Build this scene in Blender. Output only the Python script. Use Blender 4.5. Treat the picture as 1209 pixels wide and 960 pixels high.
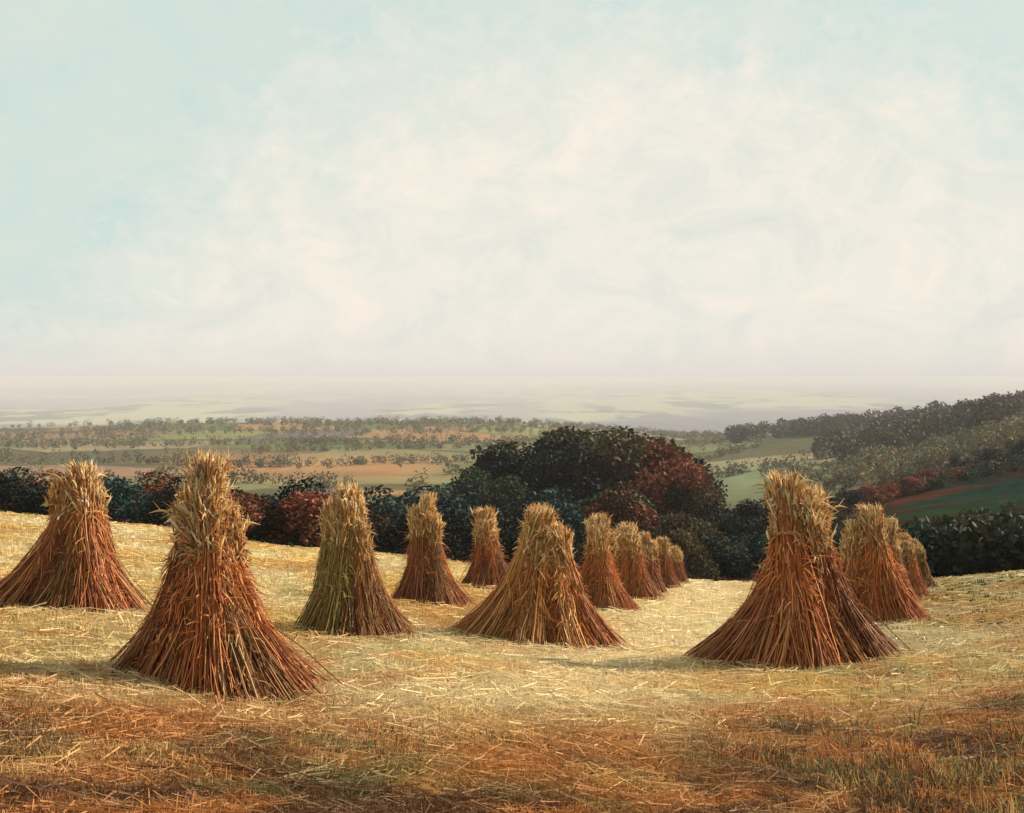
import bpy, math, random
import numpy as np

R_ = math.radians
sc = bpy.context.scene
for o in list(bpy.data.objects):
    bpy.data.objects.remove(o)
COL = sc.collection
rng = np.random.default_rng(7)
random.seed(7)

# ------------------------------------------------------------------ camera
F, HOR, CX = 1300.0, 445.0, 604.5          # focal length and horizon in photo pixels
cam = bpy.data.cameras.new('camera')
cam.lens = F / 1209 * 36
cam.sensor_width = 36
cam.shift_y = -(480 - HOR) / 1209
cam.clip_start = 0.1
cam.clip_end = 120000
co = bpy.data.objects.new('camera', cam)
co.location = (0, 0, 0)
co.rotation_euler = (R_(90), 0, 0)
COL.objects.link(co)
sc.camera = co

# ------------------------------------------------------------------ sky and sun
SUN_EL, SUN_AZ = 29.0, 60.0                # azimuth clockwise from +Y (view direction): right and a little beyond
SUN_STR, SKY_STR, EXPO = 5.0, 0.10, 0.82
HAZE = 0.00018
sc.view_settings.view_transform = 'Standard'
sc.view_settings.look = 'None'
sc.view_settings.exposure = EXPO
sc.view_settings.gamma = 1
sc.view_settings.use_curve_mapping = False

w = bpy.data.worlds.new('World')
sc.world = w
w.use_nodes = True
nt = w.node_tree
N, L = nt.nodes, nt.links
N.clear()
out = N.new('ShaderNodeOutputWorld')
bg = N.new('ShaderNodeBackground')
bg.inputs['Strength'].default_value = SKY_STR
sky = N.new('ShaderNodeTexSky')
sky.sky_type = 'NISHITA'
sky.sun_disc = False
sky.sun_elevation = R_(SUN_EL)
sky.sun_rotation = R_(SUN_AZ)
sky.air_density = 1.0
sky.dust_density = 2.0
sky.ozone_density = 1.0
tc = N.new('ShaderNodeTexCoord')
sep = N.new('ShaderNodeSeparateXYZ')
L.new(tc.outputs['Generated'], sep.inputs[0])

def math_node(op, a, b=None, clamp=False):
    m = N.new('ShaderNodeMath'); m.operation = op; m.use_clamp = clamp
    for i, v in enumerate((a, b)):
        if v is None: continue
        if isinstance(v, (int, float)): m.inputs[i].default_value = v
        else: L.new(v, m.inputs[i])
    return m.outputs[0]

# a thin cloud sheet: direction projected on a plane overhead
zc = math_node('ADD', math_node('MAXIMUM', sep.outputs[2], 0.0), 0.10)
cu = math_node('DIVIDE', sep.outputs[0], zc)
cv = math_node('DIVIDE', sep.outputs[1], zc)
cb = N.new('ShaderNodeCombineXYZ')
L.new(cu, cb.inputs[0]); L.new(cv, cb.inputs[1])

def wnoise(scale, detail, rough, dist=0.0, off=0.0):
    mp = N.new('ShaderNodeMapping'); mp.inputs['Location'].default_value = (off, off * .7, off * .3)
    L.new(cb.outputs[0], mp.inputs[0])
    n = N.new('ShaderNodeTexNoise'); n.inputs['Scale'].default_value = scale
    n.inputs['Detail'].default_value = detail; n.inputs['Roughness'].default_value = rough
    n.inputs['Distortion'].default_value = dist
    L.new(mp.outputs[0], n.inputs['Vector'])
    return n.outputs['Fac']
def wramp(fac, stops):
    r = N.new('ShaderNodeValToRGB')
    while len(r.color_ramp.elements) < len(stops): r.color_ramp.elements.new(0.5)
    for e, (p, c) in zip(r.color_ramp.elements, stops):
        e.position = p; e.color = c if len(c) == 4 else (*c, 1)
    L.new(fac, r.inputs[0])
    return r.outputs[0]
def wmix(fac, a, b):
    m = N.new('ShaderNodeMix'); m.data_type = 'RGBA'
    if isinstance(fac, (int, float)): m.inputs[0].default_value = fac
    else: L.new(fac, m.inputs[0])
    for i, v in ((6, a), (7, b)):
        if isinstance(v, tuple): m.inputs[i].default_value = (*v, 1)
        else: L.new(v, m.inputs[i])
    return m.outputs[2]
K = 0.572 / SKY_STR
def dnoise(scale, detail, rough, dist, off, stretch=1.0):
    mp = N.new('ShaderNodeMapping'); mp.inputs['Location'].default_value = (off, off * .7, off * .3)
    mp.inputs['Scale'].default_value = (1, 1, stretch)
    L.new(tc.outputs['Generated'], mp.inputs[0])
    n = N.new('ShaderNodeTexNoise'); n.inputs['Scale'].default_value = scale
    n.inputs['Detail'].default_value = detail; n.inputs['Roughness'].default_value = rough
    n.inputs['Distortion'].default_value = dist
    L.new(mp.outputs[0], n.inputs['Vector'])
    return n.outputs['Fac']
n1 = dnoise(3.2, 5, 0.55, 0.4, 3.1, 1.5)
n2 = dnoise(11.0, 8, 0.65, 0.8, 9.4, 1.4)
n3 = dnoise(42.0, 5, 0.7, 0.6, 1.7, 1.3)
hue = dnoise(12.0, 7, 0.68, 0.8, 15.3, 1.5)
# the cloud veil is thickest low over the valley, ahead and a little to the right
dp = N.new('ShaderNodeVectorMath'); dp.operation = 'DOT_PRODUCT'
L.new(tc.outputs['Generated'], dp.inputs[0]); dp.inputs[1].default_value = (0.10, 0.985, 0.10)
veil = math_node('MULTIPLY', math_node('SUBTRACT', dp.outputs['Value'], 0.93), 3.2)
cover = math_node('ADD', math_node('MULTIPLY', n1, 0.32), math_node('ADD', math_node('MULTIPLY', n2, 0.38), math_node('MULTIPLY', n3, 0.30)))
low = math_node('SUBTRACT', 0.17, sep.outputs[2])
cover = math_node('ADD', math_node('ADD', cover, math_node('MULTIPLY', low, 1.35)), veil)
cover_f = wramp(cover, [(0.40, (0.0,) * 3), (0.50, (0.5,) * 3), (0.62, (1.0,) * 3)])
cl = wramp(hue, [(0.30, (0.75 * K, 0.77 * K, 0.71 * K)), (0.5, (0.86 * K, 0.83 * K, 0.74 * K)), (0.66, (0.95 * K, 0.865 * K, 0.76 * K))])
cool = wramp(hue, [(0.35, (0.69 * K, 0.77 * K, 0.69 * K)), (0.65, (0.62 * K, 0.745 * K, 0.71 * K))])
thin = wmix(0.97, sky.outputs[0], cool)
final = wmix(cover_f, thin, cl)
# dust-laden air low on the horizon
hzf = math_node('POWER', 2.718, math_node('MULTIPLY', math_node('MAXIMUM', sep.outputs[2], 0.0), -38.0))
final = wmix(math_node('MULTIPLY', hzf, 0.9), final, (0.74 * K, 0.69 * K, 0.635 * K))
L.new(final, bg.inputs[0])
L.new(bg.outputs[0], out.inputs[0])

sl = bpy.data.lights.new('sun', 'SUN')
sl.energy = SUN_STR
sl.angle = R_(1.0)
sl.color = (1.0, 0.89, 0.72)
so = bpy.data.objects.new('sun', sl)
so.location = (30, 20, 40)
so.rotation_euler = (R_(90 - SUN_EL), 0, R_(-SUN_AZ + 180))
COL.objects.link(so)

# ------------------------------------------------------------------ helpers
def hash2(ix, iy, seed):
    h = (ix.astype(np.int64) * 374761393 + iy.astype(np.int64) * 668265263 + seed * 1442695041) & 0x7fffffff
    h = (h ^ (h >> 13)) * 1274126177 & 0x7fffffff
    h = h ^ (h >> 16)
    return (h & 0xffff) / 65535.0
def vn(x, y, seed=0):
    x = np.asarray(x, float); y = np.asarray(y, float)
    ix = np.floor(x); iy = np.floor(y); fx = x - ix; fy = y - iy
    fx = fx * fx * (3 - 2 * fx); fy = fy * fy * (3 - 2 * fy)
    a = hash2(ix, iy, seed); b = hash2(ix + 1, iy, seed); c = hash2(ix, iy + 1, seed); d = hash2(ix + 1, iy + 1, seed)
    return (a * (1 - fx) + b * fx) * (1 - fy) + (c * (1 - fx) + d * fx) * fy
def fbm(x, y, seed=0, o=4):
    s = 0; a = 1; t = 0
    for i in range(o):
        s = s + a * vn(x * 2 ** i, y * 2 ** i, seed + i * 17); t += a; a *= .55
    return s / t
def sstep(a, b, x):
    t = np.clip((x - a) / (b - a), 0, 1); return t * t * (3 - 2 * t)

def mesh_obj(name, verts, faces, mat, parent=None, col=None, smooth=False, link=True):
    """faces: (n,k) int array or list of such arrays"""
    me = bpy.data.meshes.new(name)
    fl = faces if isinstance(faces, list) else [faces]
    fl = [np.asarray(f, np.int32) for f in fl if len(f)]
    verts = np.asarray(verts, np.float32)
    me.vertices.add(len(verts)); me.vertices.foreach_set('co', verts.ravel())
    loops = np.concatenate([f.ravel() for f in fl])
    tot = np.concatenate([np.full(len(f), f.shape[1], np.int32) for f in fl])
    st = np.concatenate([[0], np.cumsum(tot)[:-1]]).astype(np.int32)
    me.loops.add(len(loops)); me.loops.foreach_set('vertex_index', loops)
    me.polygons.add(len(tot)); me.polygons.foreach_set('loop_start', st)
    me.polygons.foreach_set('loop_total', tot)
    if smooth: me.polygons.foreach_set('use_smooth', np.ones(len(tot), bool))
    me.update(calc_edges=True); me.validate()
    if col is not None:
        at = me.color_attributes.new('Col', 'FLOAT_COLOR', 'POINT')
        c4 = np.ones((len(verts), 4), np.float32); c4[:, :3] = col
        at.data.foreach_set('color', c4.ravel())
    me.materials.append(mat)
    ob = bpy.data.objects.new(name, me)
    if link:
        COL.objects.link(ob)
    if parent: ob.parent = parent
    return ob
def tag(o, label, cat=None, group=None, kind=None):
    if label: o['label'] = label
    if cat: o['category'] = cat
    if group: o['group'] = group
    if kind: o['kind'] = kind
    return o
def empty(name, loc):
    o = bpy.data.objects.new(name, None); o.location = loc; o.empty_display_size = .2
    COL.objects.link(o); return o

# ------------------------------------------------------------------ materials
def attr_mat(name, rough=0.9, noise=None, transl=0.0, gain=(1, 1, 1), hue_obj=0.0, bump=None, spec=0.15):
    m = bpy.data.materials.new(name); m.use_nodes = True
    t = m.node_tree; n, l = t.nodes, t.links
    b = n['Principled BSDF']; b.inputs['Roughness'].default_value = rough
    b.inputs['Specular IOR Level'].default_value = spec
    a = n.new('ShaderNodeAttribute'); a.attribute_name = 'Col'
    c = a.outputs['Color']
    mx = n.new('ShaderNodeMix'); mx.data_type = 'RGBA'; mx.blend_type = 'MULTIPLY'; mx.inputs[0].default_value = 1
    l.new(c, mx.inputs[6]); mx.inputs[7].default_value = (*gain, 1); c = mx.outputs[2]
    if noise:
        for sc_, lo, hi in noise:
            g = n.new('ShaderNodeNewGeometry')
            t_ = n.new('ShaderNodeTexNoise'); t_.inputs['Scale'].default_value = sc_; t_.inputs['Detail'].default_value = 5
            l.new(g.outputs['Position'], t_.inputs['Vector'])
            mr = n.new('ShaderNodeMapRange'); mr.inputs[1].default_value = .3; mr.inputs[2].default_value = .7
            mr.inputs[3].default_value = lo; mr.inputs[4].default_value = hi
            l.new(t_.outputs[0], mr.inputs[0])
            m2 = n.new('ShaderNodeVectorMath'); m2.operation = 'SCALE'
            l.new(c, m2.inputs[0]); l.new(mr.outputs[0], m2.inputs['Scale']); c = m2.outputs[0]
    if hue_obj:
        oi = n.new('ShaderNodeObjectInfo')
        mr = n.new('ShaderNodeMapRange'); mr.inputs[3].default_value = 1 - hue_obj; mr.inputs[4].default_value = 1 + hue_obj
        l.new(oi.outputs['Random'], mr.inputs[0])
        m2 = n.new('ShaderNodeVectorMath'); m2.operation = 'SCALE'
        l.new(c, m2.inputs[0]); l.new(mr.outputs[0], m2.inputs['Scale']); c = m2.outputs[0]
    l.new(c, b.inputs['Base Color'])
    if bump:
        g = n.new('ShaderNodeNewGeometry')
        t_ = n.new('ShaderNodeTexNoise'); t_.inputs['Scale'].default_value = bump[0]; t_.inputs['Detail'].default_value = 8
        l.new(g.outputs['Position'], t_.inputs['Vector'])
        bp = n.new('ShaderNodeBump'); bp.inputs['Strength'].default_value = 1; bp.inputs['Distance'].default_value = bump[1]
        l.new(t_.outputs[0], bp.inputs['Height']); l.new(bp.outputs[0], b.inputs['Normal'])
    if transl:
        tr = n.new('ShaderNodeBsdfTranslucent'); l.new(c, tr.inputs[0])
        ms = n.new('ShaderNodeMixShader'); ms.inputs[0].default_value = transl
        l.new(b.outputs[0], ms.inputs[1]); l.new(tr.outputs[0], ms.inputs[2])
        l.new(ms.outputs[0], n['Material Output'].inputs[0])
    return m
M_ground = attr_mat('ground', 1.0, spec=0.0, noise=[(9.0, .75, 1.2), (0.9, .85, 1.12)], bump=(14.0, .03))
M_straw = attr_mat('straw', 0.75, transl=.18, hue_obj=.10, spec=.25)
M_ears = attr_mat('grain_ears', 0.75, transl=.30, hue_obj=.08, spec=.25)
M_twine = attr_mat('straw_band', 0.8)
M_stub = attr_mat('stubble', 0.8, transl=.2, spec=.2)
M_weed = attr_mat('weeds', 0.8, transl=.2)
M_bark = attr_mat('bark', 0.9, bump=(6, .05))
def leaf_mat(name, gain): return attr_mat(name, 0.75, noise=[(0.35, .65, 1.35)], transl=.12, gain=gain, hue_obj=.15)
LEAF = {
    'green': leaf_mat('dark_green_leaves', (.032, .042, .020)),
    'teal': leaf_mat('blue_green_leaves', (.014, .034, .030)),
    'rust': leaf_mat('russet_leaves', (.150, .045, .022)),
    'olive': leaf_mat('olive_leaves', (.085, .080, .030)),
    'brown': leaf_mat('brown_green_leaves', (.066, .046, .020)),
    'night': leaf_mat('deep_green_leaves', (.010, .013, .010)),
    'ridge': leaf_mat('ridge_hedge_leaves', (.110, .100, .055)),
    'scrub': leaf_mat('scrub_leaves', (.026, .034, .022)),
    'far': leaf_mat('hazy_wood_leaves', (.050, .040, .027)),
}

# ------------------------------------------------------------------ the lie of the land
A0 = 1.35
PX_S = [-500, 0, 190, 330, 480, 550, 700, 850, 1000, 1120, 1209, 1700]
EDGE = [570, 598, 615, 638, 649, 658, 672, 680, 681, 675, 667, 640]
YE = 45.0
S_ = [(e - HOR - F * A0 / YE) / F for e in EDGE]
PX_T = [-500, 0, 200, 400, 600, 800, 1000, 1209, 1700]
T_Y = [60, 90, 130, 180, 230, 300, 400, 600, 900, 1250, 1700, 2500, 4300, 9000, 13000, 20000, 42000]
def zr(row, Y): return -(row - HOR) / F * Y
T_Z = {  # ground height at those distances, per viewing direction
    -500: [-7.2, -11, -17, -24, -30, -34, -38, -47, -54, -60, -105, -150, -165, -165, -150, -120, -160],
    0:    [-7.8, -11.5, -17, -24, -30, -34, -38, -47, -53, -59, -105, -150, -165, -165, -150, -110, -160],
    200:  [-8.3, -12.5, -18, -25, -30, -34, -38, -47, -51, -53, -100, -150, -165, -160, -120, -70, -160],
    400:  [-9.6, -13.5, -19, -26, -31, -35, -39, -47, -50, -51, -100, -150, -165, -165, -140, -95, -160],
    600:  [-10.3, -15, -21, -28, -33, -36, -40, -47, -49, -50, -105, -150, -165, -160, -150, -130, -160],
    800:  [-11.2, -16, -22, -30, -35, -37, -40, -47, -55, -66, -115, -150, -165, -130, -110, -90, -160],
    1000: [-10.8, -14.5, -17.6, -20.8, -26, -32, -35, -38, -40, -70, -115, -150, -165, -120, -100, -60, -160],
    1209: [-10.0, -13.5, -15.5, -16.0, -16.5, -19, -19.5, -18.5, -22, -60, -115, -150, -160, -140, -110, -80, -160],
    1700: [-9.0, -12, -13, -13, -13, -14, -12, -10, -12, -40, -100, -150, -160, -150, -120, -90, -160],
}
TZ = np.array([T_Z[k] for k in PX_T])
lT = np.log(np.array([YE] + T_Y, float))
def height(X, Y):
    X = np.asarray(X, float); Y = np.asarray(Y, float)
    th = np.arctan2(X, Y)
    R = np.hypot(X, Y)
    thc = np.clip(th, -.75, .75)
    px = np.tan(thc) * F + CX
    Yd = R * np.cos(thc)
    s = np.interp(px, PX_S, S_)
    behind = sstep(.9, 2.4, np.abs(th))
    field = -A0 - s * Yd * (1 - .7 * behind)
    zE = -A0 - s * YE * (1 - .7 * behind)
    cols = [zE] + [np.interp(px, PX_T, TZ[:, j]) for j in range(TZ.shape[1])]
    cols = np.array(cols)
    lY = np.log(np.maximum(Yd, YE))
    j = np.clip(np.searchsorted(lT, lY, side='right') - 1, 0, len(lT) - 2)
    t = (lY - lT[j]) / (lT[j + 1] - lT[j])
    z0 = np.take_along_axis(cols, j[None, ...], 0)[0]; z1 = np.take_along_axis(cols, (j + 1)[None, ...], 0)[0]
    far = z0 + (z1 - z0) * t
    z = np.where(Yd < YE, field, far)
    z = z - .35 * np.exp(-((Yd - YE) / 5.0) ** 2)          # round the brow off
    z = z + (fbm(X * .5, Y * .5, 3, 3) - .5) * .10 * (1 - sstep(50, 80, R))
    z = z + (fbm(X / 45, Y / 45, 5, 4) - .5) * 3.0 * sstep(80, 220, R)
    z = z + (fbm(X / 500, Y / 500, 6, 4) - .5) * 16 * sstep(700, 3000, R)
    z = z + (fbm(X / 3500, Y / 5000, 8, 4) - .5) * 70 * sstep(5000, 11000, R)
    return np.minimum(z, -1.0)
def zat(x, y): return float(height(np.array([x]), np.array([y]))[0])
def ground_px(px, row):
    """point of the field seen at this photo position"""
    s = np.interp(px, PX_S, S_)
    Y = A0 / ((row - HOR) / F - s)
    X = (px - CX) / F * Y
    return X, Y, zat(X, Y)

# ------------------------------------------------------------------ ground sheet
fine = np.tan(np.linspace(-.56, .56, 760))
ang = np.concatenate([np.linspace(-math.pi, -.60, 46), np.arctan(np.linspace(-math.tan(.58), math.tan(.58), 760)), np.linspace(.60, math.pi, 46)[:-1]])
rad = np.concatenate([[0.3], np.geomspace(0.8, 6, 60), np.geomspace(6.06, 300, 300), np.geomspace(302, 3200, 300), np.geomspace(3230, 45000, 200)])
AG, RG = np.meshgrid(ang, rad, indexing='xy')
XG, YG = np.sin(AG) * RG, np.cos(AG) * RG
ZG = height(XG, YG)
nr, na = XG.shape
ii = np.arange(nr * na).reshape(nr, na)
a = ii[:-1, :]; b = ii[1:, :]
an = np.roll(ii, -1, 1)
gf = np.stack([ii[:-1].ravel(), an[:-1].ravel(), an[1:].ravel(), ii[1:].ravel()], 1)
cap = np.stack([np.full(na, nr * na), np.roll(np.arange(na), -1), np.arange(na)], 1)
gv = np.concatenate([np.stack([XG.ravel(), YG.ravel(), ZG.ravel()], 1), [[0, 0, -A0]]])

def mixc(a, b, t): return a * (1 - t[..., None]) + b * t[..., None]
def C(*v): return np.array(v, float)
CREAM, GOLD, OCHRE = C(.63, .50, .28), C(.60, .385, .13), C(.46, .23, .068)
RUST, UMBER, OLIVE, PALEG = C(.46, .175, .052), C(.07, .03, .02), C(.20, .18, .07), C(.44, .41, .19)
def field_colour(X, Y):
    """base colour of the stubble and the weeds in it, by place"""
    n1 = fbm(X * .55, Y * .4, 21, 4); n2 = fbm(X * 1.6, Y * 1.2, 31, 4); n3 = fbm(X * .25, Y * .18, 41, 3)
    c = mixc(CREAM, GOLD, sstep(.44, .62, n1))
    c = mixc(c, PALEG, sstep(.56, .70, n2) * .6)
    c = mixc(c, OCHRE, sstep(.50, .64, n3) * .55)
    left = sstep(-2.2, -5.0, X) * (1 - sstep(11, 16, Y))
    c = mixc(c, GOLD * .95, left * .7)
    n4 = fbm(X * 3.1, Y * 2.2, 83, 3)
    c = mixc(c, C(.50, .20, .07), sstep(.58, .68, n4) * .55 * sstep(16, 9, Y))
    # the pale trodden strip running back between the rows
    xs = np.interp(Y, [6.5, 8.5, 12, 18, 28, 40], [-.5, .1, 1.35, 2.9, 4.9, 7.2])
    strip = np.exp(-((X - xs) / (.55 + Y * .045)) ** 2) * sstep(6.6, 8.4, Y)
    c = mixc(c, C(.74, .61, .38), strip * .8)
    Yn = Y - .38 * np.clip(X, -2, 4) + (n1 - .5) * 5.0
    near = sstep(8.4, 6.2, Yn)
    c = mixc(c, OCHRE * 1.05, near * .7)
    c = mixc(c, RUST, near * sstep(.44, .60, n2) * .75)
    near2 = sstep(6.9, 5.4, Yn)
    c = mixc(c, RUST * .85, near2 * (.15 + .6 * sstep(.35, .55, n4)))
    c = mixc(c, UMBER, near2 * sstep(.48, .58, fbm(X * 2.6, Y * 2.0, 19, 4)) * .8)
    c = mixc(c, OLIVE * .8, near2 * sstep(.58, .70, fbm(X * 2.2, Y * 2.2, 77, 3)) * .7)
    return c
def land_colour(X, Y):
    R = np.hypot(X, Y)
    th = np.clip(np.arctan2(X, Y), -.75, .75)
    px = np.tan(th) * F + CX
    c = field_colour(X, Y) * .70
    # banks and meadows below the brow
    g1 = fbm(X / 14, Y / 9, 51, 4); g2 = fbm(X / 40, Y / 22, 52, 4)
    bank = mixc(np.broadcast_to(C(.014, .026, .012), X.shape + (3,)), C(.030, .015, .009), sstep(.42, .6, g1))
    bank = mixc(bank, C(.009, .024, .018), sstep(.46, .58, g2) * .85)
    bank = mixc(bank, C(.060, .018, .010), sstep(.52, .60, fbm(X / 30, Y / 10, 58, 4)) * .8)
    bank = bank * (.5 + 1.0 * fbm(X / 3, Y / 2, 59, 3))[..., None]
    c = mixc(c, bank, sstep(45.5, 48.5, R + (g1 - .5) * 3))
    # valley and the hill across it: a patchwork of fields split by hedges
    u = X / 120 + (fbm(X / 260, Y / 260, 60, 3) - .5) * 2; v = Y / 150 + (fbm(X / 300, Y / 200, 61, 3) - .5) * 2.2 + X / 1900
    iu = np.floor(u + .5 * (np.floor(v) % 2)); iv = np.floor(v)
    h = hash2(iu, iv, 5)
    pal = np.array([[.09, .11, .04], [.14, .14, .07], [.26, .15, .07], [.22, .17, .10], [.08, .07, .04], [.20, .12, .08], [.12, .095, .09], [.17, .17, .065]])
    pc = pal[(h * 7.99).astype(int)]
    fu = u + .5 * (np.floor(v) % 2) - iu; fv = v - iv
    hedge = np.maximum(sstep(.93, .97, fu), np.maximum(sstep(.90, .96, fv), sstep(.06, .02, fv)))
    pc = pc * (.8 + .4 * fbm(X / 30, Y / 30, 63, 4))[..., None]
    pc = mixc(pc, C(.055, .060, .030), hedge * .9)
    tan_ = np.exp(-((Y - 560) / 120) ** 2) * sstep(-.36, -.25, X / np.maximum(Y, 1)) * sstep(-.02, -.10, X / np.maximum(Y, 1))
    pc = mixc(pc, C(.36, .18, .085), tan_ * .75)
    gm = np.exp(-((px - 885) / 60) ** 2) * np.exp(-((Y - 420) / 130) ** 2)
    pc = mixc(pc, C(.17, .20, .11), gm * .8)
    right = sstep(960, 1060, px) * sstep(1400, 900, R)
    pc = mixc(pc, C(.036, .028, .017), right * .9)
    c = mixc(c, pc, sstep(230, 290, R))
    # the plain
    q = fbm(X / 420, Y / 900, 71, 5); q2 = fbm(X / 150, Y / 420, 72, 4)
    c = mixc(c, bank, sstep(930, 1000, px) * sstep(300, 250, R))
    pl = mixc(np.broadcast_to(C(.30, .29, .17), X.shape + (3,)), C(.08, .09, .08), sstep(.50, .60, q2))
    pl = mixc(pl, C(.30, .25, .17), sstep(.52, .64, q))
    pl = mixc(pl, C(.15, .14, .20), sstep(.44, .56, fbm(X / 900, Y / 2400, 75, 4)) * .7)
    pl = mixc(pl, C(.10, .09, .12), sstep(.55, .66, fbm(X / 2600, Y / 3200, 74, 4)) * .8)
    c = mixc(c, pl, sstep(1350, 1700, R))
    return c
gc = np.concatenate([land_colour(XG.ravel(), YG.ravel()), [GOLD * .4]])
g = mesh_obj('ground', gv, [gf[:, ::-1], cap], M_ground, col=gc, smooth=True)
tag(g, None, None, None, 'structure')

# ------------------------------------------------------------------ haze
def box(name, lo, hi, mat):
    x0, y0, z0 = lo; x1, y1, z1 = hi
    v = [(x0, y0, z0), (x1, y0, z0), (x1, y1, z0), (x0, y1, z0), (x0, y0, z1), (x1, y0, z1), (x1, y1, z1), (x0, y1, z1)]
    f = [(0, 3, 2, 1), (4, 5, 6, 7), (0, 1, 5, 4), (1, 2, 6, 5), (2, 3, 7, 6), (3, 0, 4, 7)]
    return mesh_obj(name, v, np.array(f), mat)
mh = bpy.data.materials.new('haze'); mh.use_nodes = True
hn = mh.node_tree.nodes; hn.clear()
ho = hn.new('ShaderNodeOutputMaterial'); hv = hn.new('ShaderNodeVolumePrincipled')
hv.inputs['Color'].default_value = (.655, .635, .655, 1)
hv.inputs['Density'].default_value = HAZE
mh.node_tree.links.new(hv.outputs[0], ho.inputs['Volume'])
zmin = float(gv[:, 2].min())
hz = box('haze', (-46000, -46000, zmin - 1.5), (46000, 46000, 2.0), mh)
tag(hz, 'pale summer haze over the valley and plain', None, None, 'stuff')
sc.cycles.volume_bounces = 2

# ------------------------------------------------------------------ strands
def strands(P, wdt, col, side=3):
    """P (n,k,3) centre lines, wdt (n,k) radii, col (n,3) or (n,k,3) -> verts, faces, cols"""
    n, k, _ = P.shape
    d = np.gradient(P, axis=1); d /= np.linalg.norm(d, axis=2, keepdims=True) + 1e-9
    ref = rng.normal(size=(n, 1, 3)); ref = np.broadcast_to(ref, d.shape)
    u = np.cross(d, ref); u /= np.linalg.norm(u, axis=2, keepdims=True) + 1e-9
    v = np.cross(d, u)
    if side == 2:
        V = np.stack([P + u * wdt[..., None], P - u * wdt[..., None]], 2)
    else:
        V = np.stack([P + (u * math.cos(t) + v * math.sin(t)) * wdt[..., None] for t in np.arange(side) * 2 * math.pi / side], 2)
    idx = np.arange(n * k * side).reshape(n, k, side)
    fs = []
    for s in range(1 if side == 2 else side):
        s2 = (s + 1) % side
        fs.append(np.stack([idx[:, :-1, s], idx[:, :-1, s2], idx[:, 1:, s2], idx[:, 1:, s]], -1).reshape(-1, 4))
    if col.ndim == 2: col = np.broadcast_to(col[:, None, :], (n, k, 3))
    cc = np.broadcast_to(col[:, :, None, :], (n, k, side, 3)).reshape(-1, 3)
    return V.reshape(-1, 3), np.concatenate(fs), cc
def merge(parts):
    vs, fs, cs, o = [], [], [], 0
    for v, f, c in parts:
        vs.append(v); fs.append(f + o); cs.append(c); o += len(v)
    return np.concatenate(vs), np.concatenate(fs), np.concatenate(cs)

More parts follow.
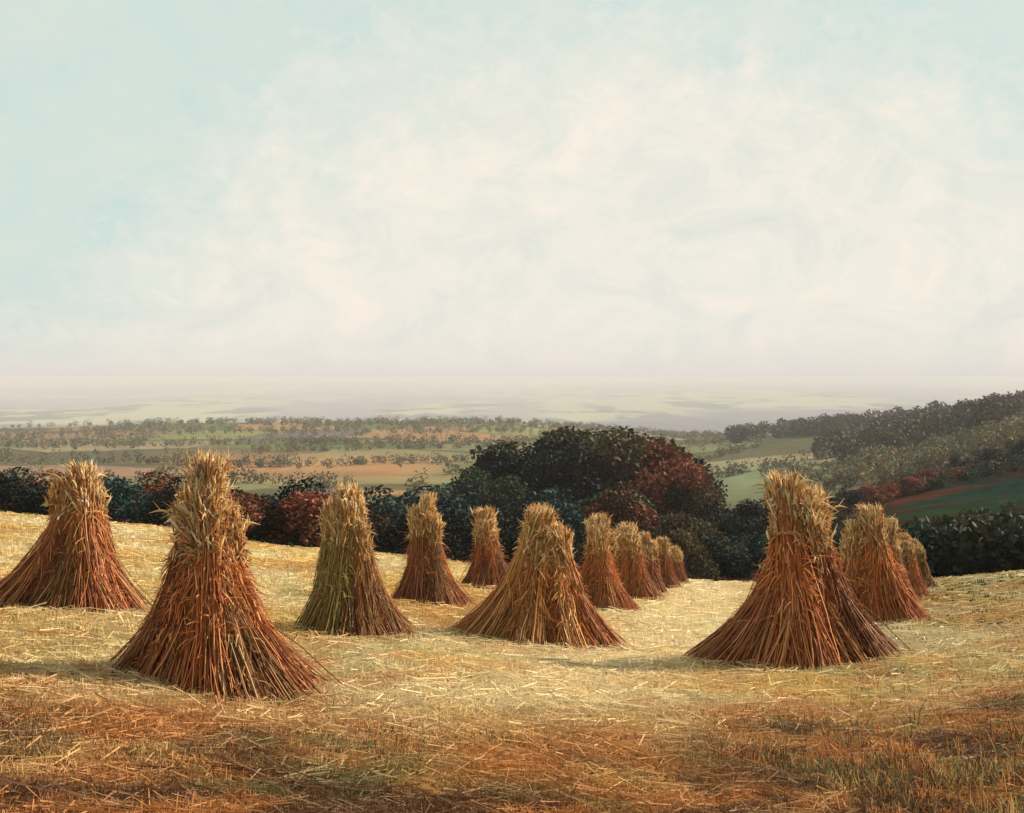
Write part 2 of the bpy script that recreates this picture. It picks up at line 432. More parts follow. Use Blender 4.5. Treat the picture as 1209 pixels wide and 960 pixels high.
# ------------------------------------------------------------------ sheaves and stooks
STRAW_PAL = np.array([[.48, .25, .09], [.38, .15, .05], [.30, .10, .035], [.56, .36, .15], [.42, .19, .065], [.20, .075, .035], [.33, .20, .085], [.25, .12, .06]])
EAR_PAL = np.array([[.80, .58, .27], [.72, .44, .17], [.86, .72, .45], [.46, .22, .09], [.60, .36, .15], [.34, .17, .07]])
HS = 1.65
def sheaf_meshes(rb, rt, seed, n=720):
    """one sheaf standing on the +X side of the stook, butts at radius rb, ears at rt"""
    global rng
    rng = np.random.default_rng(seed)
    def axis(u):
        z = u * 1.50
        r = rt + (rb - rt) * np.clip(1 - u, 0, 1) ** 1.9 - rt * .55 * np.clip((u - .68) / .32, 0, 1.3) ** 1.3
        return r, z
    def radius(u):
        return np.interp(u, [0, .15, .45, .70, .80, 1.0], [.180, .158, .122, .096, .096, .088])
    k = 9
    u0 = rng.uniform(0, .05, n); u1 = rng.uniform(.66, .96, n)
    t = np.linspace(0, 1, k)[None]
    u = u0[:, None] + (u1 - u0)[:, None] * t
    ncl = 22
    cph = np.sort(rng.uniform(0, 2 * np.pi, ncl)); cid = rng.integers(0, ncl, n)
    cr = rng.uniform(.72, 1.16, ncl); cbend = rng.normal(0, .22, ncl); ctone = rng.random(ncl); cbri = rng.uniform(.62, 1.25, ncl)
    ph = cph[cid] + rng.normal(0, .20, n); rr = np.sqrt(rng.uniform(.50, 1.0, n)) * cr[cid]
    tw = ph[:, None] + (cbend[cid] + rng.normal(0, .16, n))[:, None] * (u - .7) * 2.2
    r, z = axis(u)
    splay = (rng.random(n) < .22) * rng.uniform(.05, .30, n)
    Rad = radius(u) * rr[:, None] + splay[:, None] * np.clip(.5 - u, 0, 1) ** 1.4 * 2.2
    flare = (rng.random(n) < .22) * rng.uniform(0, .12, n)
    Rad += flare[:, None] * np.clip(u - .72, 0, 1) * 3
    X = r + np.cos(tw) * Rad; Yy = np.sin(tw) * Rad * 1.15
    Z = z + rng.normal(0, .004, (n, k))
    kink = rng.normal(0, 1, (n, 1, 3)) * (np.sin(np.linspace(0, 2, k) * rng.uniform(1, 3, (n, 1)) + rng.uniform(0, 6, (n, 1))) * .020)[..., None]
    P = np.stack([X, Yy, np.maximum(Z, -.02)], -1) + rng.normal(0, .004, (n, k, 3)) + kink
    wd = np.full((n, k), .0038) * rng.uniform(.6, 1.6, n)[:, None]
    ci = np.clip((rng.random(n) * .45 + ctone[cid] * .55) * len(STRAW_PAL), 0, len(STRAW_PAL) - 1).astype(int)
    c = STRAW_PAL[ci] * (rng.uniform(.7, 1.25, n) * cbri[cid])[:, None]
    # stalk colour turns paler towards the ears
    up = np.clip((u - rng.uniform(.35, .85, (n, 1))) / .35, 0, 1)[..., None] * rng.uniform(.1, .9, (n, 1, 1))
    c = c[:, None, :] * (1 - up * .6) + np.array([.68, .45, .18]) * up * .6
    parts = [strands(P, wd, c)]
    # broken stalks and leaves hanging off the outside
    m = 330
    uu = rng.uniform(.08, .75, m); r, z = axis(uu); ph2 = rng.uniform(-1.7, 1.7, m); Rd = radius(uu) * 1.05
    st = np.stack([r + np.cos(ph2) * Rd, np.sin(ph2) * Rd * 1.15, z], -1)
    dirn = np.stack([np.cos(ph2) * .35, np.sin(ph2) * .5 + rng.normal(0, .3, m), rng.uniform(-1.0, .5, m)], -1); ln = rng.uniform(.05, .22, m)
    tt = np.linspace(0, 1, 5)[None, :, None]
    Q = st[:, None] + dirn[:, None] * tt * ln[:, None, None]; Q[..., 2] -= (tt[..., 0] ** 2) * .06
    parts.append(strands(Q, np.linspace(.0055, .002, 5)[None] * np.ones((m, 1)), STRAW_PAL[rng.integers(0, 5, m)] * 1.1, 2))
    # solid heart of the bundle
    us = np.linspace(0, .90, 12); nn = 14
    r, z = axis(us); th = np.arange(nn) * 2 * np.pi / nn
    bump = 1 + .12 * np.sin(th * 5 + seed)[None] + rng.normal(0, .03, (12, nn))
    Rr = radius(us)[:, None] * .80 * bump
    Vc = np.stack([r[:, None] + np.cos(th) * Rr, np.sin(th) * Rr * 1.15, np.broadcast_to(z[:, None], Rr.shape)], -1)
    idx = np.arange(12 * nn).reshape(12, nn)
    fc = np.stack([idx[:-1], np.roll(idx, -1, 1)[:-1], np.roll(idx, -1, 1)[1:], idx[1:]], -1).reshape(-1, 4)
    topv = np.array([[axis(.93)[0], 0, axis(.93)[1]]])
    ft = np.stack([idx[-1], np.roll(idx[-1], -1), np.full(nn, 12 * nn), np.full(nn, 12 * nn)], -1)
    cc = np.broadcast_to(C(.26, .11, .05), (12 * nn + 1, 3))
    parts.append((np.concatenate([Vc.reshape(-1, 3), topv]), fc, cc))
    v, f, cl_ = merge(parts)
    stalk = mesh_obj('sheaf', v, f, M_straw, col=cl_, link=False)
    stalk.data.name = 'sheaf'
    # ears at the end of each stalk: fat spindles drooping outwards
    e = P[:, -1]; dd = P[:, -1] - P[:, -2]; dd /= np.linalg.norm(dd, axis=1, keepdims=True)
    outw = np.stack([np.cos(tw[:, -1]), np.sin(tw[:, -1]), np.zeros(n)], -1)
    le = rng.uniform(.08, .17, n)
    tt = np.linspace(0, 1, 6)
    Q = e[:, None] + dd[:, None] * (tt * 1.0)[None, :, None] * le[:, None, None]
    dr = rng.uniform(.0, .06, n) + (rng.random(n) < .10) * .07
    Q = Q + outw[:, None] * (tt ** 2)[None, :, None] * dr[:, None, None]
    Q[..., 2] -= (tt ** 2.2)[None] * dr[:, None] * .9
    prof = np.array([.004, .008, .0095, .0085, .0055, .001])
    ce = EAR_PAL[rng.integers(0, len(EAR_PAL), n)] * rng.uniform(.8, 1.15, n)[:, None]
    pe = [strands(Q, prof[None] * rng.uniform(.8, 1.25, n)[:, None], ce, 4)]
    # awns
    m = n
    st = Q[:, 3]; dv = dd + rng.normal(0, .45, (n, 3)); dv /= np.linalg.norm(dv, axis=1, keepdims=True)
    Qa = st[:, None] + dv[:, None] * (np.linspace(0, 1, 3) * .09)[None, :, None]
    pe.append(strands(Qa, np.array([.0035, .0025, .001])[None] * np.ones((m, 1)), ce * 1.05, 2))
    v, f, cl_ = merge(pe)
    ears = mesh_obj('ears', v, f, M_ears, col=cl_, link=False)
    # the twisted straw band
    ub = .70; r, z = axis(np.array([ub])); nb = 28
    th = np.linspace(0, 2 * np.pi, nb)
    prts = []
    for off in (0, np.pi):
        rr_ = .104 + .008 * np.cos(th * 6 + off)
        Qb = np.stack([r[0] + np.cos(th) * rr_, np.sin(th) * rr_ * 1.15, z[0] + .010 * np.sin(th * 6 + off) + .02 * np.cos(th)], -1)[None]
        prts.append(strands(Qb, np.full((1, nb), .007), C(.36, .20, .08)[None], 5))
    v, f, cl_ = merge(prts)
    band = mesh_obj('band', v, f, M_twine, col=cl_, link=False)
    return stalk, ears, band
def straw_tone(name, gain): return attr_mat(name, 0.75, transl=.15, hue_obj=.12, spec=.25, gain=gain)
T6 = straw_tone('olive_straw', (.74, .98, .80))
T1, T2, T3, T4, T5 = (straw_tone('russet_straw', (1.02, .76, .70)), straw_tone('golden_straw', (1.30, 1.18, 1.0)), straw_tone('brown_straw', (.72, .54, .58)),
                      straw_tone('greenish_straw', (.80, .76, .74)), straw_tone('orange_straw', (1.18, .82, .68)))
STRAW_TONES = {'russet': [T1, T1, T3, T5, T1, T3, T5, T4], 'olive': [T6, T6, T4, T6], 'orange': [T5, T5, T1, T2]}
SH = {}
for i, (kind, rb, rt) in enumerate([('steep', .28, .098), ('mid', .41, .103), ('wide', .57, .108), ('long', .84, .11)]):
    SH[kind] = [sheaf_meshes(rb, rt, 100 + i * 10 + s) for s in range(3)]

STOOKS = []
def stook(px, row, top, plan, label, lean=0.0, group='stooks of sheaves standing in the stubble', twist=0.0, tone='russet', fat=1.0, tilt=(0, 0)):
    """plan: list of (angle in degrees about the stook, kind); the foot is where the photo shows it"""
    X, Y, Z = ground_px(px, row)
    Hm = (row - top) / F * Y
    sc_ = Hm / HS
    # the row was measured at the near foot of the skirt: move the centre back by about half a metre
    Yc = Y + .35 * sc_; Xc = X * Yc / Y
    Zc = zat(Xc, Yc)
    sc_ = ((-(top - HOR) / F * Yc) - Zc) / HS
    root = empty('stook', (Xc, Yc, Zc))
    root.scale = (sc_ * fat, sc_ * fat, sc_)
    root.rotation_euler = (R_(tilt[0]), R_(tilt[1]), 0)
    tag(root, label, 'stook', group)
    rd = random.Random(int(px * 13 + row))
    hi = rd.randrange(len(plan))
    for n, (deg, kind) in enumerate(plan):
        a_ = R_(deg + twist + rd.uniform(-13, 13))
        rb = {'steep': .30, 'mid': .43, 'wide': .60, 'long': .86}[kind]
        st, er, bd = SH[kind][rd.randrange(3)]
        o = st.copy(); COL.objects.link(o); o.parent = root; o.name = 'sheaf'
        dz = (zat(Xc + math.cos(a_) * rb * sc_, Yc + math.sin(a_) * rb * sc_) - Zc) / sc_
        jr = rd.uniform(-.05, .07)
        o.location = (lean + jr * math.cos(a_), jr * math.sin(a_), dz * .75 - .015)
        o.rotation_euler = (0, 0, a_)
        s1 = rd.uniform(.93, 1.05)
        zs = rd.uniform(.80, .99)
        if n == hi: zs = 1.07
        o.scale = (s1 * rd.uniform(.84, 1.16), s1 * rd.uniform(.95, 1.3), zs)
        o.rotation_euler = (R_(rd.uniform(-4.5, 4.5)), R_(rd.uniform(-3.5, 2)), a_)
        o.material_slots[0].link = 'OBJECT'; o.material_slots[0].material = rd.choice(STRAW_TONES[tone])
        e = er.copy(); COL.objects.link(e); e.parent = o; e.name = 'ears'
        b_ = bd.copy(); COL.objects.link(b_); b_.parent = o; b_.name = 'band'
    STOOKS.append((Xc, Yc, sc_))
    return root
def ring(n, kind, start=0): return [(start + 360 * i / n, kind) for i in range(n)]
W, Md, St, Lg = 'wide', 'mid', 'steep', 'long'
stook(250, 822, 545, [(0, W), (50, Md), (95, Md), (140, Md), (182, W), (222, Md), (255, Md), (290, Md), (325, W), (345, W)], 'tallest stook on the left with bright shaggy ears, nearest of all to the viewer', fat=1.0, tilt=(0, -2.0))
stook(86, 728, 545, [(0, Md), (45, Md), (90, St), (135, Md), (180, W), (225, W), (270, Md), (318, W), (200, Lg)], 'russet stook closest to the left border of the field, dark hedge at its shoulder', tilt=(0, 2.0))
stook(410, 757, 570, [(0, Md), (50, St), (100, St), (150, Md), (195, Md), (240, Md), (285, Md), (325, Md)], 'straight narrow olive-brown stook just right of the tallest shaggy one', tone='olive', fat=.90, tilt=(0, -1.5))
stook(508, 715, 586, [(0, Md), (50, Md), (100, St), (150, St), (195, Md), (240, Md), (290, Md), (340, W)], 'smaller stook with a skirt spread right, between the olive-brown stook and a tiny far one', tilt=(0, -2.5), fat=.92)
stook(576, 695, 597, [(0, Md), (60, St), (120, St), (180, St), (230, St), (280, Md), (325, Md)], 'small slim stook farthest back in the gap left of the broad central stook')
stook(638, 763, 592, [(0, Md), (45, Md), (90, Md), (140, W), (180, Lg), (205, Lg), (235, W), (280, Md), (325, W), (350, W)], 'broad orange-brown stook in the centre with one long foot trailing left', tone='orange', tilt=(0, 1.0))
stook(706, 722, 611, [(0, Md), (60, St), (120, St), (180, Md), (230, Md), (280, Md), (330, Md)], 'slim stook immediately right of the broad central stook')
G2 = 'far stooks at the end of the middle row'
stook(742, 708, 619, [(0, Md), (60, St), (120, St), (180, St), (235, Md), (290, Md), (335, Md)], 'dull brown far stook, second behind the broad central one in the middle row', group=G2)
stook(765, 700, 629, ring(6, St, 20), 'small far stook, next to last but one in the middle row', group=G2)
stook(785, 694, 635, ring(6, St, 50), 'smallest far stook but one, near the end of the middle row', group=G2)
stook(799, 689, 643, ring(6, St, 10), 'tiniest stook at the very end of the middle row against the dark trees', group=G2)
stook(948, 790, 563, [(0, Md), (45, Md), (90, Md), (135, W), (175, Lg), (195, Lg), (215, Lg), (240, W), (268, W), (295, Md), (325, W), (350, W)], 'big russet stook on the right with a pointed golden head and wide skirt trailing left', tilt=(0, -1.5))
stook(1020, 738, 599, [(0, W), (45, Md), (90, St), (135, Md), (180, Md), (230, Md), (285, Md), (330, W)], 'upright stook half hidden behind the big right-hand stook', tone='orange')
G3 = 'far stooks at the end of the right-hand row'
stook(1046, 716, 614, [(0, Md), (60, St), (120, St), (180, St), (235, Md), (290, Md), (335, Md)], 'third stook back in the right-hand row, darker and narrow', group=G3)
stook(1065, 706, 627, ring(6, Md, 20), 'small golden stook, last but one in the right-hand row', group=G3)
stook(1081, 697, 635, ring(6, St, 50), 'smallest stook, last of the right-hand row beside the dark slope', group=G3)

# ------------------------------------------------------------------ stubble, strewn straw, weeds
def scatter_rows(n, row0, row1, px0=-120, px1=1330):
    """even coverage of the field as one walks away: more tufts near, fewer and larger far"""
    rng_ = np.random.default_rng(int(row0 + n))
    px = rng_.uniform(px0, px1, n); row = rng_.uniform(row0, row1, n)
    s = np.interp(px, PX_S, S_)
    q = (row - HOR) / F - s
    ok = q > A0 / 46.5
    Y = A0 / q[ok]; X = (px[ok] - CX) / F * Y
    return X, Y
rng = np.random.default_rng(11)
def clear_of_stooks(X, Y, k=.38):
    keep = np.ones(len(X), bool)
    for (a_, b_, s) in STOOKS: keep &= np.hypot(X - a_, Y - b_) > k * s
    return keep
def blades(X, Y, h, wd, lean, colf, k=4, side=2):
    n = len(X); Z = height(X, Y)
    th = rng.uniform(0, 2 * np.pi, n); t = np.linspace(0, 1, k)
    ln = h * rng.uniform(.5, 1.25, n)
    le = lean * rng.uniform(0, 1, n)
    P = np.zeros((n, k, 3))
    P[..., 0] = X[:, None] + np.cos(th)[:, None] * (t ** 1.4)[None] * (ln * le)[:, None]
    P[..., 1] = Y[:, None] + np.sin(th)[:, None] * (t ** 1.4)[None] * (ln * le)[:, None]
    P[..., 2] = Z[:, None] - .01 + t[None] * (ln * np.sqrt(np.clip(1 - le * le * .6, .05, 1)))[:, None]
    wv = wd[:, None] * np.linspace(1, .35, k)[None]
    return strands(P, wv, colf, side)
def expand(X, Y, m, sp):
    n = len(X)
    sp = np.repeat(sp, m)
    return np.repeat(X, m) + rng.normal(0, 1, n * m) * sp, np.repeat(Y, m) + rng.normal(0, 1, n * m) * sp
# standing stubble in tufts
X, Y = scatter_rows(46000, 590, 985)
kp = clear_of_stooks(X, Y); X, Y = X[kp], Y[kp]
X, Y = expand(X, Y, 5, .012 + Y * .0016)
Rr = np.hypot(X, Y)
cc = field_colour(X, Y) * rng.uniform(.65, 1.25, (len(X), 1)) * (1 + rng.normal(0, .05, (len(X), 3)))
hh = np.clip(.11 * np.ones(len(X)), 0, 1)
v, f, c = blades(X, Y, hh, np.clip(.0020 + Rr * .00036, 0, .03), .6, np.clip(cc, 0.01, .85), 3)
ob = mesh_obj('stubble', v, f, M_stub, col=c)
tag(ob, 'cut cream and golden stubble covering the field', None, None, 'stuff')
# straw lying about
X, Y = scatter_rows(70000, 590, 985)
n = len(X); th = rng.normal(0, .9, n); Rr = np.hypot(X, Y)
ln = rng.uniform(.10, .34, n) + Rr * .004
t = np.linspace(-.5, .5, 4)
PX_ = X[:, None] + np.cos(th)[:, None] * t * ln[:, None]; PY_ = Y[:, None] + np.sin(th)[:, None] * t * ln[:, None]
PZ_ = height(PX_.ravel(), PY_.ravel()).reshape(PX_.shape) + (rng.uniform(.01, .10, n))[:, None] + rng.normal(0, .02, n)[:, None] * t * 2
P = np.stack([PX_, PY_, PZ_], -1)
base = field_colour(X, Y)
cc = np.clip(mixc(base, CREAM * 1.1, np.clip(rng.random(n) ** 2.2 * .7, 0, 1) * (1 - .7 * sstep(8.5, 6.0, Y - .3 * X))) * rng.uniform(.7, 1.2, (n, 1)), .01, .85)
v, f, c = strands(P, (np.clip(.0014 + Rr * .00028, 0, .02) * rng.uniform(.6, 1.4, n))[:, None] * np.ones((1, 4)), cc, 2)
ob = mesh_obj('strewn_straw', v, f, M_stub, col=c)
tag(ob, 'loose pale straw strewn over the stubble', None, None, 'stuff')
# low weeds and dry grass in the foreground
X, Y = scatter_rows(22000, 790, 1000)
pxx = X / Y * F + CX
dens = fbm(X * 1.1, Y * 1.1, 91, 3)
pr = sstep(8.2, 5.4, Y - .5 * np.clip(X, 0, 4)) * sstep(.36, .62, dens) + .03
kp = rng.random(len(X)) < pr; X, Y = X[kp], Y[kp]
tall = .05 + .05 * sstep(.9, 2.6, X) + .09 * vn(X * 1.5, Y * 1.5, 95)
X, Y = expand(X, Y, 9, .035 * np.ones(len(X))); tall = np.repeat(tall, 9)
n = len(X)
hsh = vn(X * 7, Y * 7, 93)
pal = np.array([[.50, .15, .05], [.36, .09, .035], [.56, .27, .08], [.11, .05, .03], [.16, .14, .055], [.52, .34, .13], [.36, .15, .045]])
ci = np.clip((hsh * .7 + rng.random(n) * .3) * 7, 0, 6.99).astype(int)
cc = pal[ci] * rng.uniform(.6, 1.25, (n, 1))
v, f, c = blades(X, Y, tall, np.full(n, .0045), .9, cc, 5)
ob = mesh_obj('dry_weeds', v, f, M_weed, col=c)
tag(ob, 'rust and olive weeds growing through the nearest stubble', None, None, 'stuff')

# ------------------------------------------------------------------ trees
def leaf_quads(P, size, nrm_bias=None):
    n = len(P)
    a_ = rng.normal(size=(n, 3)); a_ /= np.linalg.norm(a_, axis=1, keepdims=True)
    b_ = np.cross(a_, rng.normal(size=(n, 3))); b_ /= np.linalg.norm(b_, axis=1, keepdims=True)
    s = size * rng.uniform(.5, 1.3, (n, 1))
    V = np.stack([P - a_ * s, P + b_ * s * .6, P + a_ * s, P - b_ * s * .6], 1)
    return V.reshape(-1, 3), np.arange(n * 4).reshape(n, 4)
def crown_points(n, lobes, seed):
    """points through the outer volume of overlapping lobes, thinned by noise so gaps show"""
    r_ = np.random.default_rng(seed)
    lobes = np.array(lobes)
    w_ = lobes[:, 3] ** 2; w_ /= w_.sum()
    li = r_.choice(len(lobes), n, p=w_)
    d = r_.normal(size=(n, 3)); d /= np.linalg.norm(d, axis=1, keepdims=True)
    rr = 1 - np.abs(r_.normal(0, .22, n))
    bump = .82 + .36 * vn(d[:, 0] * 2.5 + li * 3.1, d[:, 1] * 2.5 + d[:, 2] * 2.5, seed)
    P = lobes[li, :3] + d * (lobes[li, 3:4] * rr[:, None] * bump[:, None]) * np.array([1, 1, .85])
    keep = vn(P[:, 0] * 1.6 + P[:, 2] * .7, P[:, 1] * 1.6 - P[:, 2] * 1.3, seed + 5) > .28
    keep &= P[:, 2] > .02
    return P[keep], li[keep]
def tree_proto(seed, kind, nleaf, leaf):
    """unit tree, 1 m tall; scaled later"""
    global rng
    rng = np.random.default_rng(seed)
    lob = []
    if kind == 'tree':
        nl = 15
        for i in range(nl):
            a_ = rng.uniform(0, 6.28); h = rng.uniform(.32, .84); wmax = .42 * math.sin(math.pi * min(1, (h - .12) / .9)) ** .7
            q = rng.uniform(.25, .9) * wmax
            lob.append((math.cos(a_) * q, math.sin(a_) * q, h, rng.uniform(.12, .20)))
        th_, tr = .55, .028
    else:
        nl = 11
        for i in range(nl):
            a_ = rng.uniform(0, 6.28); h = rng.uniform(.18, .72)
            q = rng.uniform(.1, .62) * (1.1 - .7 * h)
            lob.append((math.cos(a_) * q, math.sin(a_) * q, h, rng.uniform(.18, .29)))
        th_, tr = .35, .022
    P, li = crown_points(nleaf, lob, seed)
    V, Fc = leaf_quads(P, leaf)
    tone = (.55 + .9 * rng.random(nl))[li] * rng.uniform(.6, 1.4, len(P))
    warm = np.stack([tone * (1 + .25 * (rng.random(nl) - .5)[li]), tone, tone], -1)
    cc = np.repeat(warm, 4, 0)
    crown = mesh_obj('crown', V, Fc, LEAF['green'], col=cc, link=False)
    # trunk and limbs
    prts = []
    def limb(p0, p1, r0, r1):
        k = 6; t = np.linspace(0, 1, k)[:, None]
        Q = p0 + (p1 - p0) * t + np.array([0, 0, .05]) * np.sin(t * math.pi) + rng.normal(0, .006, (k, 3)) * t
        prts.append(strands(Q[None], np.linspace(r0, r1, k)[None], C(.075, .055, .04)[None], 7))
    p0 = np.array([0, 0, -.06]); p1 = np.array([rng.normal(0, .02), rng.normal(0, .02), th_])
    limb(p0, p1, tr * 1.25, tr * .6)
    for l_ in lob[:9]:
        t = rng.uniform(.35, .95)
        limb(p0 + (p1 - p0) * t, np.array(l_[:3]), tr * .5, tr * .10)
    v, f, c = merge(prts)
    trunk = mesh_obj('trunk', v, f, M_bark, col=c, link=False)
    return crown, trunk
TR = [tree_proto(500 + i, 'tree', 6500, .020) for i in range(4)]
BU = [tree_proto(520 + i, 'bush', 5200, .026) for i in range(4)]
rd = random.Random(5)
def plant(px, Y, top, mat, label, kind='tree', width=1.0, group=None, cat=None):
    X = (px - CX) / F * Y
    z = zat(X, Y)
    ztop = -(top - HOR) / F * Y
    H = max(1.2, ztop - z) * 1.02
    pr = rd.choice(TR if kind == 'tree' else BU)
    root = empty('tree' if kind == 'tree' else 'hedge_bush', (X, Y, z))
    tag(root, label, cat or ('tree' if kind == 'tree' else 'bush'), group)
    root.rotation_euler = (0, 0, rd.uniform(0, 6.28))
    root.scale = (H * width * rd.uniform(.92, 1.08), H * width * rd.uniform(.92, 1.08), H)
    for pt, nm in ((pr[0], 'crown'), (pr[1], 'trunk')):
        o = pt.copy(); COL.objects.link(o); o.parent = root; o.name = nm
        if nm == 'crown':
            o.material_slots[0].link = 'OBJECT'; o.material_slots[0].material = LEAF[mat]
    return root
# left hedge below the brow
GH = 'bushes of the dark hedge behind the left stooks'
left_hedge = [
    (-28, 60, 553, 'night', 'dark hedge bush cut by the left border'),
    (18, 57, 549, 'night', 'dark hedge bush at far left, before the leftmost stook'),
    (58, 60, 552, 'rust', 'russet-topped hedge bush showing left of the leftmost stook'),
    (98, 58, 556, 'night', 'dark hedge bush hidden mostly by the leftmost stook'),
    (136, 59, 552, 'teal', 'blue-green hedge bush just right of the leftmost stook'),
    (172, 61, 560, 'rust', 'reddish hedge bush halfway between the two left stooks'),
    (206, 58, 566, 'night', 'dark hedge bush touching the left side of the tallest stook'),
    (250, 60, 572, 'night', 'dark hedge bush straight behind the tallest stook'),
    (292, 58, 570, 'rust', 'rusty hedge bush at right shoulder of the tallest stook'),
    (326, 59, 574, 'night', 'near-black hedge bush between the tallest and the olive-brown stook'),
    (360, 60, 568, 'night', 'near-black hedge bush touching the olive-brown stook on its left'),
    (398, 59, 566, 'rust', 'reddish hedge bush behind the head of the olive-brown stook'),
    (440, 60, 590, 'night', 'low dark hedge bush right of the olive-brown stook'),
    (475, 59, 594, 'night', 'low dark hedge bush left of the stook with skirt spread right'),
    (535, 60, 590, 'night', 'black hedge bush right of the stook with skirt spread right'),
    (580, 62, 595, 'night', 'dark hedge bush behind the small slim farthest-back stook'),
]
for px, Y, top, mt, lb in left_hedge:
    plant(px, Y, top - 7, mt, lb, 'bush', 1.35, GH)
GM = 'trees and bushes of the dark central wood'
wood = [
    (452, 100, 570, 'teal', 'bush', 1.5, 'blue-green bush at the low left tip of the central wood'),
    (497, 105, 562, 'teal', 'bush', 1.5, 'blue-green bush second from the left tip of the central wood'),
    (532, 108, 556, 'teal', 'bush', 1.3, 'wide teal bush where the central wood starts to climb'),
    (570, 112, 550, 'green', 'tree', 1.0, 'dark green tree on the left shoulder of the central wood'),
    (612, 120, 526, 'night', 'tree', 1.0, 'deep green tree left of the crest of the central wood'),
    (640, 124, 510, 'night', 'tree', 1.1, 'deep dark tree at the left end of the crest of the central wood'),
    (682, 132, 503, 'brown', 'tree', 1.1, 'brownish tree at the top of the central wood above the broad central stook'),
    (724, 130, 504, 'brown', 'tree', 1.1, 'olive-brown tree at the highest point of the central wood'),
    (762, 126, 518, 'rust', 'tree', 1.0, 'rust-red tree right of the crest of the central wood'),
    (798, 122, 540, 'rust', 'tree', 1.0, 'red-brown tree on the right shoulder of the central wood'),
    (822, 118, 568, 'brown', 'tree', 1.0, 'dark tree at the right foot of the central wood'),
    (610, 98, 575, 'night', 'bush', 1.2, 'low near-black bush in front of the left of the central wood'),
    (655, 98, 560, 'teal', 'bush', 1.2, 'blue-green bush before the middle of the central wood, over the broad central stook'),
    (700, 98, 556, 'green', 'bush', 1.2, 'dark green bush before the crest of the central wood, above the slim stook'),
    (745, 96, 566, 'rust', 'bush', 1.1, 'rusty bush low before the central wood, above the far stooks'),
    (790, 96, 584, 'brown', 'bush', 1.1, 'brown bush low at right before the central wood'),
    (628, 62, 610, 'night', 'bush', .9, 'black bush on the brow behind the broad central stook'),
    (680, 63, 614, 'night', 'bush', .9, 'black bush on the brow between the broad central and slim stooks'),
    (722, 63, 612, 'night', 'bush', .9, 'near-black bush on the brow behind the dull brown far stook'),
    (768, 63, 618, 'brown', 'bush', .9, 'brown bush on the brow behind the smallest far stooks'),
    (810, 63, 610, 'brown', 'bush', .9, 'brown-gold bush just right of the tiniest far stook'),
    (845, 66, 622, 'night', 'bush', .9, 'dark bush on the brow left of the gap before the big right-hand stook'),
    (884, 66, 618, 'teal', 'bush', .9, 'dark teal bush in the gap left of the big right-hand stook'),
    (922, 66, 624, 'night', 'bush', .9, 'dark bush touching the left side of the big right-hand stook'),
    (552, 118, 556, 'green', 'tree', 1.0, 'low dark green tree on the left shoulder of the central wood behind teal bushes'),
    (588, 126, 538, 'brown', 'tree', 1.0, 'brown tree on the left slope of the central wood below the deep green tree'),
    (662, 136, 506, 'brown', 'tree', 1.4, 'brown tree filling the crest of the central wood between two darker crowns'),
    (703, 138, 502, 'green', 'tree', 1.4, 'dark green tree peeping over the very crest of the central wood'),
    (744, 136, 508, 'brown', 'tree', 1.4, 'brown tree just right of the crest of the central wood'),
    (776, 132, 526, 'green', 'tree', 1.1, 'green tree between the two red trees of the central wood'),
    (808, 130, 548, 'green', 'tree', 1.0, 'green tree low on the right shoulder of the central wood'),
    (856, 105, 590, 'night', 'tree', 1.1, 'dark tree standing at the right end of the central wood near the pale meadow'),
    (895, 108, 588, 'night', 'tree', 1.1, 'dark tree under the pale meadow, left of the golden pointed head'),
    (930, 110, 576, 'rust', 'tree', 1.0, 'russet tree close left of the golden pointed head'),
]
for px, Y, top, mt, kd, wd, lb in wood: plant(px, Y, top, mt, lb, kd, wd, GM)
GR = 'trees along the dark slope on the right'
right = [
    (972, 150, 584, 'night', 'tree', 1.1, 'dark tree at the low left end of the right slope, behind the big right-hand stook'),
    (1004, 160, 574, 'night', 'tree', 1.2, 'dark tree second from the left end of the right slope'),
    (1036, 168, 566, 'rust', 'bush', 1.4, 'rust-red bush low on the ridge line of the right slope'),
    (1066, 176, 556, 'rust', 'bush', 1.4, 'crimson-brown bush midway up the right slope'),
    (1098, 186, 547, 'rust', 'bush', 1.5, 'broad red-brown bush on the ridge line of the right slope'),
    (1134, 196, 538, 'night', 'tree', 1.3, 'dark tree high on the ridge line of the right slope'),
    (1168, 204, 528, 'night', 'tree', 1.3, 'black-green tree next to the highest on the right slope'),
    (1205, 208, 518, 'night', 'tree', 1.4, 'tallest black-green tree on the right slope at the right border'),
    (1248, 208, 512, 'night', 'tree', 1.4, 'dark tree of the right slope just beyond the right border'),
    (1190, 128, 588, 'green', 'bush', 1.6, 'green bush in the dark meadow at the right border'),
    (1110, 84, 638, 'brown', 'bush', 1.3, 'brown scrub bush right of the smallest last stook'),
    (1150, 86, 630, 'brown', 'bush', 1.3, 'brown scrub bush on the bank below the dark meadow'),
    (1195, 84, 628, 'brown', 'bush', 1.3, 'brown scrub bush on the brow at the right border'),
    (1000, 80, 622, 'night', 'bush', 1.2, 'dark bush hidden behind the two right-hand stooks'),
    (1040, 82, 628, 'night', 'bush', 1.2, 'dark bush seen over the third stook of the right-hand row'),
]
for px, Y, top, mt, kd, wd, lb in right: plant(px, Y, top, mt, lb, kd, wd, GR)

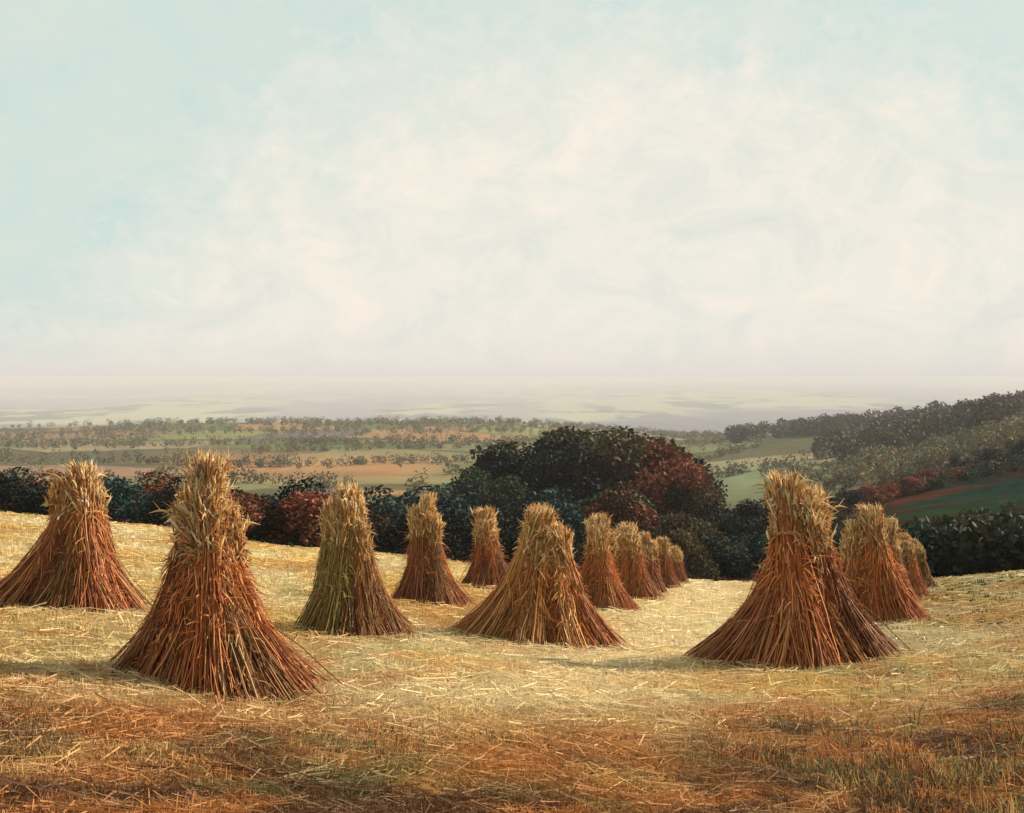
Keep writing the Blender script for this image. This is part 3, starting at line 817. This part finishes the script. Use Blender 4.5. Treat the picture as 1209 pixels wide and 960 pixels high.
# distant woods and hedgerows, too many and too far to tell apart
def wood_mass(name, label, spots, mat, hgt, per=130):
    """spots (n,2) tree feet"""
    n = len(spots)
    X, Y = spots[:, 0], spots[:, 1]; Z = height(X, Y)
    h = hgt * rng.uniform(.55, 1.3, n)
    li = np.repeat(np.arange(n), per)
    d = rng.normal(size=(n * per, 3)); d /= np.linalg.norm(d, axis=1, keepdims=True)
    rr = 1 - np.abs(rng.normal(0, .25, (n * per, 1)))
    P = np.stack([X[li], Y[li], Z[li] + h[li] * .52], -1) + d * rr * np.stack([h[li] * .5, h[li] * .5, h[li] * .5], -1)
    V, Fc = leaf_quads(P, hgt * .11)
    tone = (rng.uniform(.65, 1.35, n))[li] * rng.uniform(.7, 1.3, n * per)
    hue_ = rng.random(n)[li]
    c_ = np.stack([tone * (.75 + .75 * hue_), tone, tone * (1.1 - .5 * hue_)], -1)
    o = mesh_obj(name, V, Fc, LEAF[mat], col=np.repeat(c_, 4, 0))
    tag(o, label, None, None, 'stuff')
rng = np.random.default_rng(77)
SC = None
def band(n, px0, px1, Y0, Y1, thr=.5, seed=1, sc_=60):
    px = rng.uniform(px0, px1, n); Y = rng.uniform(Y0, Y1, n); X = (px - CX) / F * Y
    k = fbm(X / sc_, Y / sc_, seed, 3) > thr
    return np.stack([X[k], Y[k]], -1)
def hedge(px0, Y0, px1, Y1, n):
    t = rng.random(n); px = px0 + (px1 - px0) * t; Y = Y0 + (Y1 - Y0) * t + rng.normal(0, 3, n)
    return np.stack([(px - CX) / F * Y, Y], -1)
wood_mass('far_woodland', 'hazy brown and green wood on the far right hill', np.concatenate([
    band(650, 960, 1420, 420, 900, .46, 3), band(220, 860, 1010, 780, 1000, .45, 4), hedge(1000, 600, 1400, 520, 90)]), 'far', 10)
wood_mass('ridge_woodland', 'belt of small trees along the green ridge across the valley', np.concatenate([
    band(700, 150, 860, 1120, 1260, .42, 7), band(1500, -200, 860, 760, 1150, .52, 8, 90), hedge(-150, 1240, 380, 1230, 70), hedge(420, 1200, 860, 1180, 130)]), 'ridge', 6, 60)
wood_mass('valley_hedgerows', 'hedgerows and copses dividing the valley fields', np.concatenate([
    hedge(-120, 640, 300, 560, 70), hedge(180, 520, 560, 620, 80), hedge(300, 700, 640, 760, 80), hedge(-100, 820, 420, 800, 90),
    hedge(560, 640, 840, 560, 60), hedge(830, 420, 1010, 520, 36), hedge(820, 560, 900, 700, 30), hedge(-100, 420, 420, 380, 60),
    band(420, -150, 860, 300, 740, .56, 9, 45), band(260, 900, 1250, 300, 440, .42, 19, 40), hedge(960, 330, 1250, 300, 50)]), 'ridge', 5, 60)

def in_px(n, px0, px1, Y0, Y1, thr, seed, sc_):
    return band(n, px0, px1, Y0, Y1, thr, seed, sc_)
wood_mass('hillside_scrub', 'dark scrub and bracken covering the dark slope on the right', np.concatenate([
    band(500, 955, 1330, 62, 150, .55, 31, 16), band(900, 1060, 1330, 48, 80, .20, 32, 12), band(240, 940, 1080, 54, 80, .2, 32, 12), band(500, 955, 1330, 175, 235, .30, 33, 20)]), 'scrub', 2.0, 110)
wood_mass('red_bracken', 'rust-red bracken patches along the right slope', np.concatenate([
    hedge(1000, 165, 1150, 195, 170), hedge(1040, 185, 1180, 212, 130), band(160, 1000, 1260, 60, 90, .52, 36, 10)]), 'rust', 1.8, 110)
